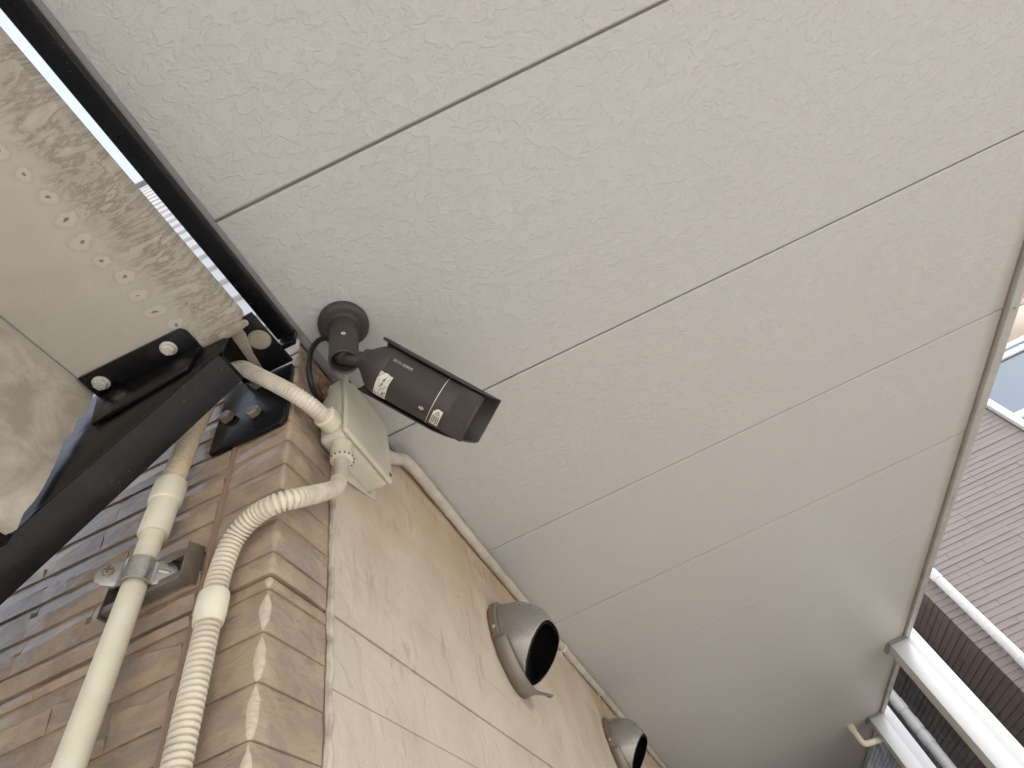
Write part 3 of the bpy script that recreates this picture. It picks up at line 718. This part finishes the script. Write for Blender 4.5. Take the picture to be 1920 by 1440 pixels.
# torn white sticker: shreds
mb_t, mb_a = (.018, .034), (-.6, .36)
random.seed(21)
rag = [(.0118, -.0285), (.0185, -.0300), (.0262, -.0285), (.0270, -.012), (.0266, .006), (.0272, .0165), (.0205, .0178), (.0128, .0172), (.0122, .004), (.0126, -.014)]
print_poly([((p[0]-.0195)*1.3+.0200+random.uniform(-.0004, .0004), p[1]) for p in rag], .00018, 'torn_sticker', MPRINT, sc)['label'] = 'torn remains of a white paper sticker'
tv_, tf_ = [], []
for k in range(52):
    t0_, y0_ = random.uniform(.0098, .0290), random.uniform(-.0295, .0165); L = random.uniform(.003, .010); q = random.gauss(1.15, .28); wd_ = random.uniform(.0003, .0010)
    d_ = (math.cos(q)*L*.55, math.sin(q)*L); n_ = (-math.sin(q)*wd_, math.cos(q)*wd_*.5)
    ps = [(t0_, y0_), (t0_+d_[0]*.5+n_[0], y0_+d_[1]*.5+n_[1]), (t0_+d_[0], y0_+d_[1]), (t0_+d_[0]*.45-n_[0]*.4, y0_+d_[1]*.45-n_[1]*.4)]
    n0 = len(tv_); tv_ += [C3(p[0], p[1]/Rb, Rb+.0005) for p in ps]; tf_.append((n0, n0+1, n0+2, n0+3))
MB().add(tv_, tf_).build('sticker_tears', MCAM, sc)
# info label: house-shaped white plate with lines of small print and a warning triangle
lx, ly = .0995, .0090
def lp(pts, lift, name, mat): print_poly([(lx+p[0], ly-p[1]) for p in pts][::-1], lift, name, mat, sc)
lp([(0, .005), (.005, 0), (.0130, .001), (.0130, .0290), (0, .0290)], .0007, 'info_label', MPRINT)
for i in range(5): lp([(.0018+.0021*i, .0105), (.0029+.0021*i, .0105), (.0029+.0021*i, .0265-.0025*(i % 3)), (.0018+.0021*i, .0265-.0025*(i % 3))], .0009, 'label_print', MINK)
lp([(.0035, .0088), (.0072, .0026), (.0109, .0088)], .0009, 'label_print', MINK); lp([(.0052, .0079), (.0072, .0045), (.0092, .0079)], .0011, 'label_print', MPRINT)
# small arrow beside the silver ring
print_poly([(.0785, -.0045), (.0825, -.0045), (.0825, -.0065), (.0870, -.0025), (.0825, .0015), (.0825, -.0005), (.0785, -.0005)], .0003, 'arrow_mark', MLINE, sc)
# model lettering
tc = bpy.data.curves.new('lettering', 'FONT'); tc.body = 'SCO-2080R'; tc.size = .0062; tc.resolution_u = 3
to = bpy.data.objects.new('lettering_source', tc); COL.objects.link(to); bpy.context.view_layer.update()
dg = bpy.context.evaluated_depsgraph_get(); tm = to.evaluated_get(dg).to_mesh()
tv = [v.co.copy() for v in tm.vertices]; tf = [tuple(p.vertices) for p in tm.polygons]; to.to_mesh_clear() if False else None
bpy.data.objects.remove(to)
LT0, LY0 = .0165, .0375
MB().add([C3(LT0+v.x, (LY0+v.y)/Rb, Rb+.0003) for v in tv], tf).build('model_lettering', MLINE, sc)

# ------------------------------------------------------------------ vent hoods on the cream wall
def vent(yc, zc, label, k=1.):
    xb = wx(yc)
    t = empty('vent_hood', (xb, yc, zc), label, 'vent', 'silver vent hoods on the cream wall')
    Rv, L = .082, .097
    O = Vector((xb, yc, zc))
    MB().lathe(O, (1, 0, 0), [(-.004, .093), (.012, .093), (.0135, .0915), (.0145, .0885), (.0142, .070), (.004, .066), (.002, .004)], 56).build('flange', MVENT2, t, smooth=True)
    def dome(scale, o0):
        bm = bmesh.new(); rings = 44; sg = 120; grid = []
        for i in range(rings+1):
            a = (math.pi/2)*i/rings; r = Rv*scale*max(0., math.cos(a))**.52; oo = o0+L*scale*math.sin(a)
            if i == rings: grid.append([bm.verts.new((oo, 0, -.022))]*sg)
            else: grid.append([bm.verts.new((oo, r*math.sin(2*math.pi*k/sg), r*math.cos(2*math.pi*k/sg)-.022*math.sin(a)**2)) for k in range(sg)])
        for i in range(rings):
            for k in range(sg):
                q = [grid[i][k], grid[i][(k+1) % sg], grid[i+1][(k+1) % sg], grid[i+1][k]]
                q2 = []
                for v in q:
                    if v not in q2: q2.append(v)
                if len(q2) > 2:
                    try: bm.faces.new(q2)
                    except ValueError: pass
        # cut the mouth: plane from the bottom of the flange to just under the tip
        p0 = Vector((o0+.012, 0, -.080)); p1 = Vector((o0+L, 0, .002)); d = (p1-p0).normalized(); nrm = Vector((d.z, 0, -d.x))
        bmesh.ops.bisect_plane(bm, geom=bm.verts[:]+bm.edges[:]+bm.faces[:], plane_co=p0, plane_no=nrm, clear_outer=True)
        bmesh.ops.remove_doubles(bm, verts=bm.verts, dist=.0012)
        bm.verts.index_update(); vs = [O+v.co for v in bm.verts]; fs = [tuple(v.index for v in f.verts) for f in bm.faces]; bm.free()
        return vs, fs
    h = MB().add(*dome(1., .013)).build('hood', MVENT, t, smooth=True, auto=60)
    md = h.modifiers.new('thickness', 'SOLIDIFY'); md.thickness = .0012; md.offset = 1
    MB().add(*dome(.94, .0145)).build('hood_lining', MDARK, t, smooth=True)
    MB().lathe(O+Vector((.0152, 0, 0)), (1, 0, 0), [(0, .079), (.0012, .079)], 40).build('back_disc', MDARK, t)
    for i in range(9):
        zz = -.062+.0145*i; hw = math.sqrt(max(0, .074**2-zz**2))
        MB().add([O+Vector((.018, -hw, zz)), O+Vector((.018, hw, zz)), O+Vector((.034, hw*.94, zz-.009)), O+Vector((.034, -hw*.94, zz-.009))], [(0, 1, 2, 3)]).build('louvre', MLOUV, t)
    # drip skirt hugging the lower left of the flange, with a flared spout at the bottom
    vs, fs = [], []; n = 30
    for i in range(n+1):
        a = R(100 + 122*i/n)         # from the near side, under, to just past the bottom
        hh, vv = math.sin(a+math.pi), math.cos(a)
        u = i/n; wdt = .028+.010*u + .022*max(0, (u-.62)/.38)**1.2 - .02*max(0, (u-.9)/.1)**2
        for oo, rr in ((0, .0955), (wdt*.5, .0965), (wdt, .0985+.022*max(0, (u-.62)/.38)**1.5)):
            vs.append(O+Vector((oo, hh*rr, vv*rr)))
    for i in range(n):
        for k in range(2): a = i*3+k; fs.append((a, a+1, a+4, a+3))
    o = MB().add(vs, fs).build('drip_skirt', MVENT2, t, smooth=True)
    md = o.modifiers.new('thickness', 'SOLIDIFY'); md.thickness = .0022; md.offset = 1
    MB().lathe(O+Vector((.007, -.0930, .006)), (0, -1, .05), [(0, .004), (.0015, .0036)], 12).build('flange_screw', MZINC, t, smooth=True)
    mb = MB(); pp = [O+Vector((.0015, -math.sin(R(q))*.0935, math.cos(R(q))*.0935)) for q in range(56, 112, 3)]
    mb.sweep(pp, [random.uniform(.0022, .0052) for q in pp], 9)
    mb.build('old_sealant', MFOAM, t, smooth=True)
    t.scale = (k, k, k)
    return t
vent(1.062, 2.536, 'nearer silver vent hood on the cream wall')
vent(1.985, 2.548, 'farther, smaller silver vent hood at the photo bottom', .80)

# ------------------------------------------------------------------ white columns at the soffit's open edge
def column(y, label):
    t = empty('white_column', (1.09, y, 0), label, 'column', 'white columns carrying the soffit edge')
    MB().box((1.04, y, 0), (1.118, y+.09, 2.7655)).build('post', MWHITE, t, bevel=.003)
    MB().box((1.1182, y+.012, 0), (1.185, y+.085, 3.2)).build('side_flange', MWHITE, t, bevel=.003)
    MB().prism([(1.028, y+.02, 2.7655), (1.039, y-.01, 2.7655), (1.122, y-.010, 2.7655), (1.122, y+.10, 2.7655), (1.028, y+.10, 2.7655)], (0, 0, -.016)).build('cap_collar', MTRIM, t)
column(3.02, 'nearer white column at the soffit edge, the wider of two')
column(4.20, 'farther white column near the bottom right, beside the elbow pipe')
ep = smooth_path([(.915, 4.20, 2.768), (.915, 4.20, 2.70), (.918, 4.205, 2.672), (.94, 4.22, 2.658), (1.04, 4.27, 2.658)], .008)
tag(MB().sweep(ep, .017, 18).lathe((.915, 4.20, 2.7655), (0, 0, -1), [(0, .0215), (.03, .0215), (.031, .017)], 20).build('elbow_pipe', MPVC, smooth=True), 'short ivory elbow drain pipe from soffit to the farther column', 'pipe')

def downpipe(x, y, r, zs, label, top=5.2):
    t = empty('downpipe', (x, y, 0), label, 'pipe', 'white downpipes on the neighbour house')
    MB().sweep([(x, y, 0), (x, y, top)], r, 24).build('tube', MWHITE, t, smooth=True)
    for zz in zs: MB().lathe((x, y, zz), (0, 0, 1), [(0, r), (0, r*1.12), (.06, r*1.12), (.062, r)], 24, False, False).build('collar', MWHITE, t, smooth=True)
    return t

# ------------------------------------------------------------------ neighbour house
nb = empty('neighbour_house', (1.78, 4.0, 0), 'neighbour house with mauve brown ribbed siding across the gap', 'building')
NX, NY = 1.78, 4.0
MB().box((NX+.012, NY+.012, 0), (9.0, 14.0, 6.5)).build('wall_core', MNEI_SHADE, nb)
def courses(name, mat, axis, a0, a1, pitch, z0, z1):
    """lapped thin stone courses of random lengths, staggered in depth"""
    mb = MB(); z = z0; rnd = random.Random(5)
    while z < z1:
        a = a0
        while a < a1:
            L = rnd.choice((.3, .45, .6, .9)); b = min(a+L, a1); d = rnd.uniform(0, .002)
            h = pitch*.985
            if axis == 'x':
                mb.add([(a, NY+.011, z), (b-.002, NY+.011, z), (b-.002, NY-.002-d, z), (a, NY-.002-d, z), (a, NY+.011, z+h), (b-.002, NY+.011, z+h), (b-.002, NY+.0005-d, z+h), (a, NY+.0005-d, z+h)],
                       [(0, 3, 2, 1), (3, 7, 6, 2), (7, 4, 5, 6), (0, 4, 7, 3), (1, 2, 6, 5)])
            else:
                mb.add([(NX+.011, a, z), (NX+.011, b-.002, z), (NX-.002-d, b-.002, z), (NX-.002-d, a, z), (NX+.011, a, z+h), (NX+.011, b-.002, z+h), (NX+.0005-d, b-.002, z+h), (NX+.0005-d, a, z+h)],
                       [(0, 3, 2, 1), (3, 7, 6, 2), (7, 4, 5, 6), (0, 4, 7, 3), (1, 2, 6, 5)])
            a = b
        z += pitch
    return mb.build(name, mat, nb, kind='stuff')
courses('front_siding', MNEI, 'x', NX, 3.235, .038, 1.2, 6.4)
courses('side_siding', MNEI_SHADE, 'y', NY, 12.0, .038, 1.2, 6.4)
# window and tiled band right of the siding
for i in range(3):
    for j in range(4):
        MB().box((3.25+.60*i+.004, NY-.012, 4.56+.30*j+.004), (3.25+.60*(i+1)-.004, NY+.0118, 4.56+.30*(j+1)-.004)).build('wall_tile', MTILE, nb, bevel=.003)
win = MB().box((3.25, NY-.03, 4.44), (4.8, NY+.0118, 4.50)).box((3.25, NY-.03, 2.5), (3.31, NY+.0118, 4.44)).box((3.311, NY-.028, 3.93), (4.8, NY+.0118, 3.99)).build('window', MWHITE, nb, bevel=.004)
MB().box((3.251, NY-.045, 4.505), (4.8, NY+.0118, 4.55)).build('window_head', MWHITE, nb, bevel=.004)
MB().box((3.312, NY-.008, 3.992), (4.8, NY+.0117, 4.438)).build('pane', MGLASS, win)
MB().box((3.312, NY-.008, 2.5), (4.8, NY+.0117, 3.928)).build('pane', MGLASS, win)
downpipe(1.895, NY-.045, .030, (2.62, 3.2), 'white downpipe on the mauve siding of the neighbour house')
downpipe(1.335, 4.52, .034, (2.66, 2.78, 2.58), 'white downpipe close behind the farther white column')
